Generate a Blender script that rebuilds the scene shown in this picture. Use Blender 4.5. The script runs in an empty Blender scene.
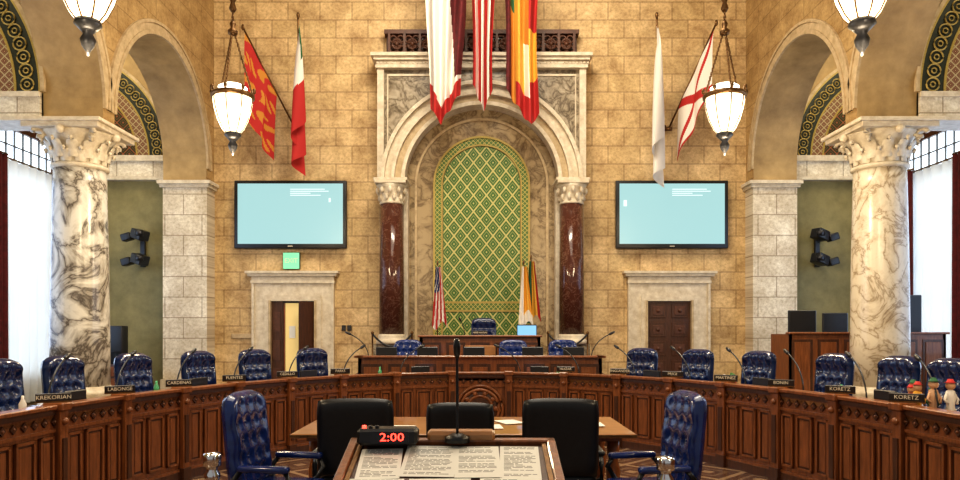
import bpy, bmesh, math, random
from mathutils import Matrix, Vector, Euler
random.seed(7)
pi=math.pi; sin=math.sin; cos=math.cos
scene=bpy.context.scene
E=1.7
# ------------------------------------------------------------ materials
def newmat(name):
    m=bpy.data.materials.new(name); m.use_nodes=True
    nt=m.node_tree; nt.nodes.clear()
    out=nt.nodes.new('ShaderNodeOutputMaterial'); b=nt.nodes.new('ShaderNodeBsdfPrincipled')
    nt.links.new(b.outputs[0],out.inputs[0]); return m,nt,b
def c4(c): return (c[0],c[1],c[2],1)
def ramp(nt,stops,interp='LINEAR'):
    r=nt.nodes.new('ShaderNodeValToRGB'); r.color_ramp.interpolation=interp
    e=r.color_ramp.elements
    while len(e)<len(stops): e.new(.5)
    for i,(p,c) in enumerate(stops): e[i].position=p; e[i].color=c4(c)
    return r
def mapped(nt,scale=(1,1,1),swiz=None):
    tc=nt.nodes.new('ShaderNodeTexCoord'); src=tc.outputs['Object']
    if swiz:
        s=nt.nodes.new('ShaderNodeSeparateXYZ'); nt.links.new(src,s.inputs[0])
        c=nt.nodes.new('ShaderNodeCombineXYZ')
        for i,a in enumerate(swiz):
            if a: nt.links.new(s.outputs[a],c.inputs[i])
        src=c.outputs[0]
    mp=nt.nodes.new('ShaderNodeMapping'); mp.inputs['Scale'].default_value=scale
    nt.links.new(src,mp.inputs[0]); return mp.outputs[0]
def noise(nt,vec,scale,detail=6,rough=.6,dist=0):
    n=nt.nodes.new('ShaderNodeTexNoise'); n.inputs['Scale'].default_value=scale
    n.inputs['Detail'].default_value=detail; n.inputs['Roughness'].default_value=rough
    n.inputs['Distortion'].default_value=dist
    nt.links.new(vec,n.inputs['Vector']); return n.outputs[0]
def math_n(nt,op,a,b=None,c=None):
    n=nt.nodes.new('ShaderNodeMath'); n.operation=op
    for i,v in enumerate((a,b,c)):
        if v is None: continue
        if isinstance(v,(int,float)): n.inputs[i].default_value=v
        else: nt.links.new(v,n.inputs[i])
    return n.outputs[0]
def mixc(nt,f,a,b,mode='MIX'):
    n=nt.nodes.new('ShaderNodeMix'); n.data_type='RGBA'; n.blend_type=mode
    for s,v in ((n.inputs[0],f),(n.inputs[6],a),(n.inputs[7],b)):
        if isinstance(v,(int,float)): s.default_value=v
        elif isinstance(v,tuple): s.default_value=c4(v)
        else: nt.links.new(v,s)
    return n.outputs[2]
def bump(nt,b,h,st=.3,d=.02):
    n=nt.nodes.new('ShaderNodeBump'); n.inputs['Strength'].default_value=st; n.inputs['Distance'].default_value=d
    nt.links.new(h,n.inputs['Height']); nt.links.new(n.outputs[0],b.inputs['Normal'])
def M(name,col,rough=.5,metal=0,var=None,vs=6,stretch=(1,1,1),emis=None,es=0,coat=0,bmp=0):
    m,nt,b=newmat(name)
    b.inputs['Base Color'].default_value=c4(col); b.inputs['Roughness'].default_value=rough
    b.inputs['Metallic'].default_value=metal; b.inputs['Coat Weight'].default_value=coat
    if var:
        v=mapped(nt,stretch); n=noise(nt,v,vs,8,.65)
        r=ramp(nt,[(.3,var),(.7,col)]); nt.links.new(n,r.inputs[0]); nt.links.new(r.outputs[0],b.inputs['Base Color'])
        if bmp: bump(nt,b,n,bmp,.01)
    if emis:
        b.inputs['Emission Color'].default_value=c4(emis); b.inputs['Emission Strength'].default_value=es
    return m
def stone(name,ca,cb,mortar,sw,bw=.8,bh=.45,ms=.010,patch=None):
    m,nt,b=newmat(name); v=mapped(nt,(1,1,1),sw)
    br=nt.nodes.new('ShaderNodeTexBrick'); nt.links.new(v,br.inputs['Vector'])
    br.inputs['Color1'].default_value=c4(ca); br.inputs['Color2'].default_value=c4(cb); br.inputs['Mortar'].default_value=c4(mortar)
    br.inputs['Scale'].default_value=1; br.inputs['Mortar Size'].default_value=ms
    br.inputs['Brick Width'].default_value=bw; br.inputs['Row Height'].default_value=bh; br.inputs['Mortar Smooth'].default_value=.2
    n=noise(nt,v,1.6,12,.74,.3)
    r=ramp(nt,[(.30,patch or (.48,.38,.27)),(.47,(.85,.80,.73)),(.66,(1.18,1.18,1.16))]); nt.links.new(n,r.inputs[0])
    c=mixc(nt,1.0,br.outputs[0],r.outputs[0],'MULTIPLY')
    n2=noise(nt,v,14,7,.75); r2=ramp(nt,[(.32,(.68,.62,.54)),(.56,(1.05,1.05,1.05))]); nt.links.new(n2,r2.inputs[0])
    c=mixc(nt,1.0,c,r2.outputs[0],'MULTIPLY')
    nt.links.new(c,b.inputs['Base Color']); b.inputs['Roughness'].default_value=.6
    bump(nt,b,n2,.2,.01); return m
def marble(name,base,mid,vein,scale=2,rough=.2,w=.03,second=.5):
    m,nt,b=newmat(name); v=mapped(nt)
    n=noise(nt,v,scale,7,.58,.9); d=math_n(nt,'ABSOLUTE',math_n(nt,'SUBTRACT',n,.5))
    r=ramp(nt,[(0,vein),(w,mid),(w*3.2,base)]); nt.links.new(d,r.inputs[0])
    n2=noise(nt,v,scale*1.5,8,.65,.8); r2=ramp(nt,[(.36,mid),(.5,(1,1,1))]); nt.links.new(n2,r2.inputs[0])
    c=mixc(nt,second,r.outputs[0],r2.outputs[0],'MULTIPLY'); nt.links.new(c,b.inputs['Base Color'])
    b.inputs['Roughness'].default_value=rough; return m
def mosaic(name,base,base2,line,k=3.1,sw=('X','Z',None),lw=.075,asp=.8,star=.40,midw=.03):
    m,nt,b=newmat(name); v=mapped(nt,(1,1,1),sw)
    s=nt.nodes.new('ShaderNodeSeparateXYZ'); nt.links.new(v,s.inputs[0])
    x=math_n(nt,'MULTIPLY',s.outputs[0],k); z=math_n(nt,'MULTIPLY',s.outputs[1],k*asp)
    p=math_n(nt,'PINGPONG',math_n(nt,'ADD',math_n(nt,'ADD',x,z),100),.5)
    q=math_n(nt,'PINGPONG',math_n(nt,'ADD',math_n(nt,'SUBTRACT',x,z),100),.5)
    mn=math_n(nt,'MINIMUM',p,q); f=math_n(nt,'LESS_THAN',mn,lw)
    f2=math_n(nt,'GREATER_THAN',mn,star); mid=math_n(nt,'LESS_THAN',math_n(nt,'ABSOLUTE',math_n(nt,'SUBTRACT',mn,.24)),midw)
    f=math_n(nt,'MAXIMUM',math_n(nt,'MAXIMUM',f,f2),math_n(nt,'MULTIPLY',mid,.5))
    n=noise(nt,v,60,2,.5); r=ramp(nt,[(.35,base2),(.65,base)]); nt.links.new(n,r.inputs[0])
    c=mixc(nt,f,r.outputs[0],line); nt.links.new(c,b.inputs['Base Color']); b.inputs['Roughness'].default_value=.35
    return m
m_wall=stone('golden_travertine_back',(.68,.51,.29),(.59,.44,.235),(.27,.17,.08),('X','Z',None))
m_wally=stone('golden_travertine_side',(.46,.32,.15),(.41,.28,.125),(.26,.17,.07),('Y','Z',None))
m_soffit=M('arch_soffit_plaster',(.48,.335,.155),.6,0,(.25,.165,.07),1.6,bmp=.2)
m_creamx=stone('cream_blocks_x',(.74,.69,.58),(.68,.62,.51),(.36,.3,.22),('X','Z',None),.9,.5,.012,(.72,.66,.57))
m_trim=M('cream_limestone',(.74,.66,.52),.5,0,(.48,.39,.27),7,bmp=.2)
m_trim2=M('tan_limestone',(.58,.45,.28),.5,0,(.36,.26,.14),7,bmp=.2)
m_olive=M('olive_plaster',(.29,.245,.10),.6,0,(.18,.15,.055),2.5,bmp=.2)
m_colm=marble('veined_column_marble',(.68,.64,.56),(.40,.36,.30),(.10,.08,.065),1.35,.22,.028,.6)
m_colr=marble('pale_column_marble',(.66,.58,.45),(.55,.46,.34),(.30,.23,.15),1.7,.25,.018,.6)
m_red=marble('red_porphyry_marble',(.085,.030,.020),(.11,.045,.03),(.22,.12,.085),5,.10,.012,.2)
m_gray=marble('grey_brown_marble',(.42,.36,.27),(.28,.23,.16),(.13,.10,.07),2.6,.25,.04)
m_inmar=marble('ochre_marble',(.40,.30,.17),(.30,.22,.12),(.17,.11,.055),2.2,.3,.03)
m_mos=mosaic('green_lattice_mosaic',(.065,.17,.035),(.035,.105,.02),(.52,.47,.18),3.1,lw=.07,star=.43)
m_mosb=mosaic('mosaic_border',(.07,.17,.035),(.04,.11,.02),(.50,.42,.13),9,('X','Z',None),.10,1,.44,.0)
m_gold=M('gold_mosaic',(.50,.38,.12),.35,.2,(.32,.23,.06),40)
m_tdark=mosaic('tympanum_dark',(.035,.05,.025),(.018,.028,.012),(.30,.10,.05),3.2,('X','Z',None),.05,1)
m_tdk=M('tympanum_black_green',(.022,.03,.02),.5,0,(.012,.017,.01),30)
m_tred=mosaic('tympanum_red_fret',(.20,.055,.03),(.12,.035,.02),(.42,.36,.22),6,('X','Z',None),.10,1,.42)
m_wood=M('carved_oak',(.29,.098,.030),.34,0,(.12,.038,.012),5,(6,6,.7),coat=.3,bmp=.25)
m_wood2=M('dark_oak',(.095,.032,.012),.4,0,(.038,.014,.006),6,(6,6,.7),coat=.2)
m_woodl=M('light_oak_top',(.46,.22,.08),.28,0,(.26,.115,.04),4,(1,8,1),coat=.4)
m_grille=M('grille_wood',(.12,.042,.02),.5,0,(.06,.022,.011),10)
m_black=M('black_leather',(.010,.010,.012),.36,0,(.006,.006,.007),20,bmp=.1)
m_bsheen=M('black_leather_blue_sheen',(.006,.018,.085),.22,0,(.003,.009,.04),12,coat=.4)  # black leather; the bluish window sheen is put into its base colour
m_navy2=M('blue_leather',(.008,.028,.17),.22,0,(.004,.013,.07),12,coat=.4)
m_plast=M('black_plastic',(.012,.012,.014),.35)
m_metal=M('dark_metal',(.05,.05,.055),.35,.8)
m_chrome=M('chrome',(.8,.8,.82),.12,1)
m_brass=M('aged_brass',(.24,.13,.05),.35,.8,(.10,.055,.025),15)
m_glass=M('alabaster_glass',(.95,.86,.68),.35,emis=(1,.84,.56),es=2.3)
m_glass2=M('opal_glass_hot',(1,.95,.85),.35,emis=(1,.92,.75),es=4.5)
m_screen=M('screen_teal',(.02,.03,.03),.3,emis=(.40,.66,.66),es=.9)
m_screen2=M('screen_text',(.1,.1,.1),.3,emis=(.78,.95,.93),es=1.0)
m_screenb=M('screen_blue',(.02,.04,.05),.3,emis=(.25,.55,.9),es=1.0)
m_hall=M('hallway_glow_panel',(.6,.45,.2),.6,emis=(.85,.62,.22),es=.35)  # light of the hallway painted in as a glow of the panel itself
m_white=M('white_cloth',(.76,.71,.64),.8); m_cred=M('red_cloth',(.42,.020,.018),.8); m_maroon=M('maroon_cloth',(.14,.012,.015),.85,0,(.06,.006,.008),8)
m_cyel=M('yellow_cloth',(.72,.38,.05),.8); m_cgrn=M('green_cloth',(.02,.10,.04),.8); m_cblue=M('blue_cloth',(.02,.03,.13),.8); m_corange=M('gold_cloth',(.52,.22,.03),.8)
m_paper=M('paper',(.74,.72,.66),.8); m_ink=M('ink',(.16,.15,.14),.8)
m_redled=M('red_led',(.3,0,0),.4,emis=(1,.05,.03),es=5)
m_exit=M('exit_sign',(.15,.4,.25),.4,emis=(.16,.62,.30),es=.9)
m_plate=M('nameplate_black',(.02,.013,.01),.3); m_ltr=M('letter_white',(.80,.72,.56),.5)
m_win=M('window_daylight',(.6,.7,.8),.3,emis=(.76,.88,1),es=1.9)
m_lead=M('window_leading',(.10,.11,.12),.5)
m_leaf=M('leaf_green',(.05,.16,.03),.6); m_terra=M('red_pot',(.5,.08,.04),.5); m_skin=M('figurine_tan',(.6,.35,.2),.6)
m_bottle=M('green_bottle',(.08,.35,.15),.2)
m_sheer,nt,b=newmat('sheer_curtain'); b.inputs['Base Color'].default_value=(.78,.79,.77,1); b.inputs['Roughness'].default_value=.8
tr=nt.nodes.new('ShaderNodeBsdfTranslucent'); tr.inputs[0].default_value=(.82,.84,.85,1)
mx=nt.nodes.new('ShaderNodeMixShader'); mx.inputs[0].default_value=.5
nt.links.new(b.outputs[0],mx.inputs[1]); nt.links.new(tr.outputs[0],mx.inputs[2]); nt.links.new(mx.outputs[0],nt.nodes['Material Output'].inputs[0])
m_floor=mosaic('inlaid_floor',(.10,.05,.03),(.06,.03,.02),(.26,.17,.10),1.1,('X','Y',None),.05,1)
m_floor.node_tree.nodes['Principled BSDF'].inputs['Roughness'].default_value=.25
m_carpet=M('platform_carpet',(.09,.03,.025),.9,0,(.06,.02,.018),40)
m_ceil=M('ceiling_plaster',(.40,.29,.16),.8)
# ------------------------------------------------------------ mesh builder
class B:
    def __init__(s): s.V=[];s.F=[];s.MI=[];s.S=[];s.mats=[];s.T=Matrix.Identity(4)
    def mi(s,m):
        if m not in s.mats: s.mats.append(m)
        return s.mats.index(m)
    def add(s,vs,fs,m,smooth=False):
        o=len(s.V); s.V+= [tuple(s.T@Vector(v)) for v in vs]
        for i,f in enumerate(fs):
            s.F.append([o+k for k in f]); s.S.append(smooth)
            s.MI.append(s.mi(m[i] if isinstance(m,list) else m))
    def box(s,x,y,z,sx,sy,sz,m,bev=0,rot=None):
        bm=bmesh.new(); bmesh.ops.create_cube(bm,size=1)
        for v in bm.verts: v.co=Vector((v.co.x*sx,v.co.y*sy,v.co.z*sz))
        if bev: bmesh.ops.bevel(bm,geom=list(bm.edges),offset=min(bev,.45*min(sx,sy,sz)),segments=3 if bev>.015 else 1,affect='EDGES',profile=.5)
        R=Matrix.Translation((x,y,z))@(rot if rot else Matrix.Identity(4))
        bm.verts.index_update()
        s.add([R@v.co for v in bm.verts],[[v.index for v in f.verts] for f in bm.faces],m,bev>.015); bm.free()
    def b2(s,x0,x1,y0,y1,z0,z1,m,bev=0): s.box((x0+x1)/2,(y0+y1)/2,(z0+z1)/2,abs(x1-x0),abs(y1-y0),abs(z1-z0),m,bev)
    def lathe(s,prof,m,c=(0,0,0),n=24,smooth=True,sx=1,sy=1):
        vs=[];fs=[]
        for r,z in prof:
            for k in range(n): a=2*pi*k/n; vs.append((c[0]+r*cos(a)*sx,c[1]+r*sin(a)*sy,c[2]+z))
        for i in range(len(prof)-1):
            for k in range(n): fs.append([i*n+k,i*n+(k+1)%n,(i+1)*n+(k+1)%n,(i+1)*n+k])
        fs.append([k for k in range(n)][::-1]); fs.append([(len(prof)-1)*n+k for k in range(n)])
        s.add(vs,fs,m,smooth)
    def tube(s,pts,r,m,n=8,closed=False):
        P=[Vector(p) for p in pts]; vs=[];fs=[]; L=len(P)
        up=Vector((0,0,1))
        for i,p in enumerate(P):
            a=P[(i-1)%L] if (closed or i>0) else p; c=P[(i+1)%L] if (closed or i<L-1) else p
            t=(c-a).normalized(); q=up if abs(t.dot(up))<.95 else Vector((1,0,0))
            u=t.cross(q).normalized(); w=t.cross(u)
            rr=r[i] if isinstance(r,(list,tuple)) else r
            for k in range(n): an=2*pi*k/n; vs.append(p+u*rr*cos(an)+w*rr*sin(an))
        for i in range(L if closed else L-1):
            j=(i+1)%L
            for k in range(n): fs.append([i*n+k,i*n+(k+1)%n,j*n+(k+1)%n,j*n+k])
        if not closed: fs.append(list(range(n))[::-1]); fs.append([(L-1)*n+k for k in range(n)])
        s.add(vs,fs,m,True)
    def ring(s,c,R,r,m,axis='y',n=20):
        pts=[]
        for k in range(n):
            a=2*pi*k/n; u,v=R*cos(a),R*sin(a)
            pts.append({'y':(c[0]+u,c[1],c[2]+v),'z':(c[0]+u,c[1]+v,c[2]),'x':(c[0],c[1]+u,c[2]+v)}[axis])
        s.tube(pts,r,m,6,True)
    def ball(s,c,r,m,sc=(1,1,1),n=12):
        pr=[(r*sin(pi*i/n)+1e-5,-r*cos(pi*i/n)*sc[2]) for i in range(n+1)]
        s.lathe(pr,m,c,n*2,True,sc[0],sc[1])
    def surf(s,fn,nu,nv,m,smooth=True):
        vs=[fn(i/nu,j/nv) for i in range(nu+1) for j in range(nv+1)]; fs=[];ms=[]
        for i in range(nu):
            for j in range(nv):
                a=i*(nv+1)+j; fs.append([a,a+1,a+nv+2,a+nv+1])
                ms.append(m((i+.5)/nu,(j+.5)/nv) if callable(m) else m)
        s.add(vs,fs,ms,smooth)
    def prism(s,poly,y0,y1,m):
        n=len(poly); vs=[(x,y0,z) for x,z in poly]+[(x,y1,z) for x,z in poly]
        s.add(vs,[list(range(n)),list(range(n,2*n))[::-1]]+[[i,(i+1)%n,n+(i+1)%n,n+i] for i in range(n)],m)
    def hprism(s,poly,z0,z1,m):
        n=len(poly); vs=[(x,y,z0) for x,y in poly]+[(x,y,z1) for x,y in poly]
        s.add(vs,[list(range(n))[::-1],list(range(n,2*n))]+[[i,(i+1)%n,n+(i+1)%n,n+i] for i in range(n)],m)
    def archband(s,cx,zc,ri,ro,zb,y0,y1,m,n=40):
        A=[(cx-ri,zb)]+[(cx-ri*cos(pi*k/n),zc+ri*sin(pi*k/n)) for k in range(n+1)]+[(cx+ri,zb)]
        O=[(cx-ro,zb)]+[(cx-ro*cos(pi*k/n),zc+ro*sin(pi*k/n)) for k in range(n+1)]+[(cx+ro,zb)]
        if abs(zb-zc)<1e-6: A=A[1:-1];O=O[1:-1]
        for i in range(len(A)-1): s.prism([A[i],A[i+1],O[i+1],O[i]],y0,y1,m)
    def text(s,st,size,m,loc,rot=(pi/2,0,0),sx=1):
        cu=bpy.data.curves.new('t','FONT'); cu.body=st; cu.size=size; cu.align_x='CENTER'; cu.align_y='CENTER'; cu.extrude=.001; cu.resolution_u=2
        o=bpy.data.objects.new('t',cu); scene.collection.objects.link(o); bpy.context.view_layer.update()
        me=o.evaluated_get(bpy.context.evaluated_depsgraph_get()).to_mesh()
        R=Matrix.Translation(loc)@Euler(rot).to_matrix().to_4x4()@Matrix.Diagonal((sx,1,1,1))
        s.add([R@v.co for v in me.vertices],[list(p.vertices) for p in me.polygons],m)
        bpy.data.objects.remove(o); bpy.data.curves.remove(cu)
    def obj(s,name,loc=(0,0,0),rz=0,sc=1,recalc=True):
        me=bpy.data.meshes.new(name); me.from_pydata(s.V,[],s.F)
        for m in s.mats: me.materials.append(m)
        for p,i,sm in zip(me.polygons,s.MI,s.S): p.material_index=i; p.use_smooth=sm
        me.update()
        if recalc:
            bm=bmesh.new(); bm.from_mesh(me); bmesh.ops.recalc_face_normals(bm,faces=bm.faces); bm.to_mesh(me); bm.free()
        return inst(me,name,loc,rz,sc)
def inst(me,name,loc,rz=0,sc=1):
    o=bpy.data.objects.new(name,me); scene.collection.objects.link(o); o.location=loc; o.rotation_euler=(0,0,rz); o.scale=(sc,)*3 if isinstance(sc,(int,float)) else sc
    return o
# ------------------------------------------------------------ ROOM SHELL
b=B(); b.b2(-10.9,10.9,-1,18.3,-.2,0,m_floor); b.obj('floor')
b=B(); b.b2(-10.9,10.9,-1,18.3,12.5,12.7,m_ceil)
for i in range(6): b.b2(-6.6,6.6,1+3*i,1.4+3*i,12.1,12.5,m_ceil)
b.obj('ceiling')
b=B(); b.b2(-7.7,7.7,18,18.3,0,12.5,m_wall); b.obj('wall_back')
XI,XO=6.65,7.7
archs=[(15.3,2.2),(10.5,2.2),(5.7,2.2),(.9,2.2)]
ZS=5.32; STI=.30
def zlow(y):
    for c,r in archs:
        if abs(y-c)<r: return ZS+STI+math.sqrt(r*r-(y-c)**2)
    return ZS
for sg,side in ((-1,'left'),(1,'right')):
    b=B(); ys=[-1]
    for c,r in reversed(archs):
        for k in range(41):
            a=pi*k/40; y=c-r*cos(a)
            if y>ys[-1]+1e-6: ys.append(y)
    ys.append(18)
    pts=[(y,zlow(y)) for y in ys]
    P=[]
    for i,(y,z) in enumerate(pts):
        for c,r in archs:
            if abs(y-(c-r))<1e-4: P.append((y,ZS)); z=ZS+STI
            if abs(y-(c+r))<1e-4: z=ZS+STI
        P.append((y,z))
        for c,r in archs:
            if abs(y-(c+r))<1e-4: P.append((y,ZS))
    for i in range(len(P)-1):
        (y0,z0),(y1,z1)=P[i],P[i+1]
        xa,xb=sg*XI,sg*XO
        if abs(y1-y0)>1e-5:
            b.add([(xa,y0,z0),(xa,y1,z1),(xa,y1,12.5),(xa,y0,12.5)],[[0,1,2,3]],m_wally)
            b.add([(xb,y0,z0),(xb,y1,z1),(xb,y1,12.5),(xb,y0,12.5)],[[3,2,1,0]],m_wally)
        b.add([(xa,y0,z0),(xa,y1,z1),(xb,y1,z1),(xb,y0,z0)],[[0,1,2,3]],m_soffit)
    b.obj('wall_arcade_'+side,recalc=False)
    b=B()
    for c,r in archs:
        for (ra,rb,pr) in ((r,r+.08,.05),(r+.08,r+.22,.025),(r+.22,r+.28,.05)):
            N=40
            for k in range(N):
                a0,a1=pi*k/N,pi*(k+1)/N
                q=[(c-rr*cos(a),ZS+STI+rr*sin(a)) for rr,a in ((ra,a0),(ra,a1),(rb,a1),(rb,a0))]
                if min(t[0] for t in q)<-.9 or max(t[0] for t in q)>17.98: continue
                x0=sg*(XI-pr);x1=sg*(XI+.001)
                vs=[(x0,y,z) for y,z in q]+[(x1,y,z) for y,z in q]
                b.add(vs,[[0,1,2,3],[4,5,6,7],[0,1,5,4],[1,2,6,5],[2,3,7,6],[3,0,4,7]],m_trim2)
    b.obj('trim_archivolt_'+side)
    b=B(); b.b2(sg*(XI-.02),sg*XO,17.48,17.999,0,ZS-.16,m_creamx)
    b.b2(sg*(XI-.08),sg*(XO+.06),17.42,17.999,ZS-.16,ZS-.08,m_trim); b.b2(sg*(XI-.13),sg*(XO+.1),17.36,17.999,ZS-.08,ZS,m_trim)
    b.b2(sg*(XI-.06),sg*(XO+.04),17.42,17.999,0,.5,m_trim)
    b.obj('wall_pier_'+side)
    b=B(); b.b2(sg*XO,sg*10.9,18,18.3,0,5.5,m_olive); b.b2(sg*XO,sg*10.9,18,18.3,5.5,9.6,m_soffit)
    b.obj('wall_aisle_end_'+side)
    b=B(); b.b2(sg*XO,sg*10.6,17.84,17.999,5.45,5.95,m_creamx); b.b2(sg*XO,sg*10.6,17.78,17.999,5.88,6.02,m_trim); b.b2(sg*XO,sg*10.6,17.8,17.999,5.42,5.5,m_trim)
    b.obj('trim_aisle_cornice_'+side)
    b=B(); b.b2(sg*10.6,sg*10.9,-1,18,0,9.6,m_olive); b.obj('wall_outer_'+side)
    b=B(); b.b2(sg*XO,sg*10.9,-1,18,9.5,9.6,m_ceil); b.obj('ceiling_aisle_'+side)
    for j,yy in enumerate((12.9,8.1)):
        b=B(); b.b2(sg*XO,sg*10.6,yy-.25,yy+.25,5.42,9.5,m_soffit)
        b.b2(sg*(XO),sg*10.6,yy-.3,yy+.3,5.42,5.80,m_creamx); b.b2(sg*XO,sg*10.6,yy-.34,yy+.34,5.78,5.87,m_trim); b.b2(sg*XO,sg*10.6,yy-.34,yy+.34,5.36,5.44,m_trim)
        b.obj('wall_transverse_%s_%d'%(side,j+1))
    def tymp(cx,zb,R,y,name):
        b=B(); N=30
        for (ra,rb,m,d) in ((R-.07,R,m_trim2,.06),(R-.11,R-.07,m_gold,.045),(R-.50,R-.11,m_tdk,.03),(R-.54,R-.50,m_gold,.045),(R-.80,R-.54,m_tred,.03),(R-.84,R-.80,m_gold,.045),(.02,R-.84,m_tdark,.03)):
            for k in range(N):
                a0,a1=pi/2*k/N,pi/2*(k+1)/N
                q=[(sg*(cx-rr*cos(a)),zb+rr*sin(a)) for rr,a in ((ra,a0),(ra,a1),(rb,a1),(rb,a0))]
                b.prism(q,y-d,y,m)
        rr=R-.305
        for k in range(17):
            a=pi/2*(k+.5)/17
            b.ring((sg*(cx-rr*cos(a)),y-.045,zb+rr*sin(a)),.115,.014,m_gold,'y',14)
            b.ring((sg*(cx-rr*cos(a)),y-.045,zb+rr*sin(a)),.045,.012,m_gold,'y',10)
        b.obj(name)
    tymp(10.4,6.03,2.66,17.998,'trim_tympanum_far_'+side)
    tymp(10.55,5.88,2.93,12.648,'trim_tympanum_near_'+side)
    for j,(ya,yb) in enumerate(((13.3,17.75),(8.6,12.5))):
        b=B(); x=sg*10.58
        b.b2(sg*10.56,sg*10.59,ya,yb,.6,6.25,m_win)
        for k in range(int((yb-ya)/.3)+1):
            yk=ya+.3*k; b.b2(sg*10.52,sg*10.56,yk-.010,yk+.010,.6,6.25,m_lead)
        for zz in (1.5,2.4,3.3,4.2,5.45,5.85): b.b2(sg*10.52,sg*10.56,ya,yb,zz-.012,zz+.012,m_lead)
        for (y0,y1,z0,z1) in ((ya-.1,ya+.05,.5,6.35),(yb-.05,yb+.1,.5,6.35),(ya,yb,6.2,6.35),(ya,yb,5.3,5.42),(ya,yb,.5,.65),((ya+yb)/2-.06,(ya+yb)/2+.06,.5,6.3)):
            b.b2(sg*10.48,sg*10.6,y0,y1,z0,z1,m_wood2)
        b.obj('window_%s_%d'%(side,j+1))
        def curtain(y0,y1,m,amp,fr,name,xx,z1=5.45):
            b=B()
            def f(u,v):
                y=y0+(y1-y0)*u
                return (sg*(xx+amp*sin(u*(y1-y0)*fr*2*pi+.6*sin(u*23))*(0.6+.4*v)),y,z1-v*(z1-.05))
            b.surf(f,int((y1-y0)*fr*10),10,m); b.tube([(sg*xx,y0-.05,z1+.02),(sg*xx,y1+.05,z1+.02)],.025,m_brass)
            b.obj(name,recalc=False)
        curtain(ya+.5,yb-.4,m_sheer,.08,3.0,'sheer_curtain',10.34)
        curtain(ya-.1,ya+.75,m_maroon,.07,5,'velvet_curtain',10.14)
        curtain(yb-.85 if sg>0 else yb-.3,yb+.1,m_maroon,.07,5,'velvet_curtain',10.14)
        if j==0: curtain(14.85,15.4,m_maroon,.07,5,'velvet_curtain',10.14)
# ------------------------------------------------------------ big columns
def big_column(m,name,loc):
    b=B()
    b.b2(-.72,.72,-.72,.72,0,.3,m_trim)
    b.lathe([(.66,.3),(.68,.36),(.64,.44),(.54,.47),(.53,.52),(.59,.56),(.59,.62),(.51,.66),(.49,.7)],m_trim,n=40)
    b.lathe([(.485,.7),(.48,1.5),(.46,3.0),(.435,4.2),(.425,4.56)],m,n=48)
    b.lathe([(.425,4.54),(.47,4.56),(.47,4.61),(.43,4.63)],m_trim,n=40)
    b.lathe([(.42,4.62),(.43,4.8),(.48,5.0),(.60,5.14),(.62,5.17)],m_trim,n=40)
    for row,(nn,z0,h,off,sp) in enumerate(((12,4.63,.26,0,.10),(12,4.70,.36,.5,.15))):
        for k in range(nn):
            a=2*pi*(k+off)/nn; ca,sa=cos(a),sin(a)
            def f(u,v):
                w=.105*(sin(pi*min(v*.85+.15,1))**.6)*(1+.15*sin(v*20))
                rr=.43+.03*row+ sp*v**2.2 + .03*(1-(2*u-1)**2)
                z=z0+h*(v if v<.8 else .8+.2*sin((v-.8)/.2*pi*.9)*.3)-(.04*((v-.8)/.2) if v>.8 else 0)
                t=(u-.5)*2*w
                return (rr*ca-t*sa,rr*sa+t*ca,z)
            b.surf(f,6,8,m_trim)
            b.ball((ca*(.435+.03*row+sp),sa*(.435+.03*row+sp),z0+h*.86),.035,m_trim,n=5)
    for i in range(4):
        a=pi/4+i*pi/2
        pts=[((.66+.09*cos(t*5))*cos(a),(.66+.09*cos(t*5))*sin(a),5.10+.075*sin(t*5)*(1-t*.3)) for t in [k/12 for k in range(13)]]
        b.tube(pts,.04,m_trim,8)
        a2=i*pi/2; b.ball((.64*cos(a2),.64*sin(a2),5.13),.075,m_trim,n=6)
    b.box(0,0,5.215,1.32,1.32,.09,m_trim,.01); b.box(0,0,5.288,1.44,1.44,.066,m_trim,.01)
    return b.obj(name,loc)
big_column(m_colm,'marble_column',(-7.16,12.9,0))
big_column(m_colr,'marble_column',(7.16,12.9,0))
big_column(m_colm,'marble_column',(-7.16,8.1,0))
big_column(m_colr,'marble_column',(7.16,8.1,0))
# ------------------------------------------------------------ central aedicule
b=B(); cx=.04; zc=5.3
b.b2(cx-2.6,cx+2.6,17.3,17.999,0,1.1,m_trim2)
for sx in (-1,1): b.b2(cx+sx*1.75,cx+sx*2.58,17.15,17.999,.76,1.36,m_gray)
b.b2(cx-1.88,cx+1.88,17.9,17.999,1.0,zc,m_inmar)
b.archband(cx,zc,1.16,1.9,zc,17.9,17.998,m_inmar)
b.archband(cx,zc,1.60,1.66,1.3,17.86,17.95,m_trim2)
def halfdisc(r,y0,y1,m,zb):
    pl=[(cx-r,zb)]+[(cx-r*cos(pi*k/40),zc+r*sin(pi*k/40)) for k in range(41)]+[(cx+r,zb)]
    b.prism(pl,y0,y1,m)
halfdisc(.95,17.85,17.897,m_mos,1.55)
b.archband(cx,zc,1.15,1.20,1.45,17.80,17.92,m_gold)
b.archband(cx,zc,1.00,1.15,1.55,17.83,17.896,m_mosb)
b.archband(cx,zc,.96,1.0,1.55,17.82,17.895,m_gold)
b.b2(cx-1.2,cx+1.2,17.8,17.92,1.38,1.5,m_trim); b.b2(cx-.95,cx+.95,17.82,17.89,1.5,1.56,m_gold); b.b2(cx-.95,cx+.95,17.83,17.89,2.15,2.2,m_gold); b.b2(cx-.95,cx+.95,17.835,17.89,2.2,2.36,m_mosb); b.b2(cx-.95,cx+.95,17.83,17.89,2.36,2.41,m_gold)
for ra,rb,yf,m in ((1.87,1.96,17.45,m_trim),(1.96,2.12,17.52,m_trim2),(2.12,2.2,17.42,m_trim),(2.2,2.36,17.5,m_trim),(2.36,2.45,17.38,m_trim)):
    b.archband(cx,zc,ra,rb,zc,yf,17.99,m)
N=40; xl,xr=cx-2.5,cx+2.5; R=2.42
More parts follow.
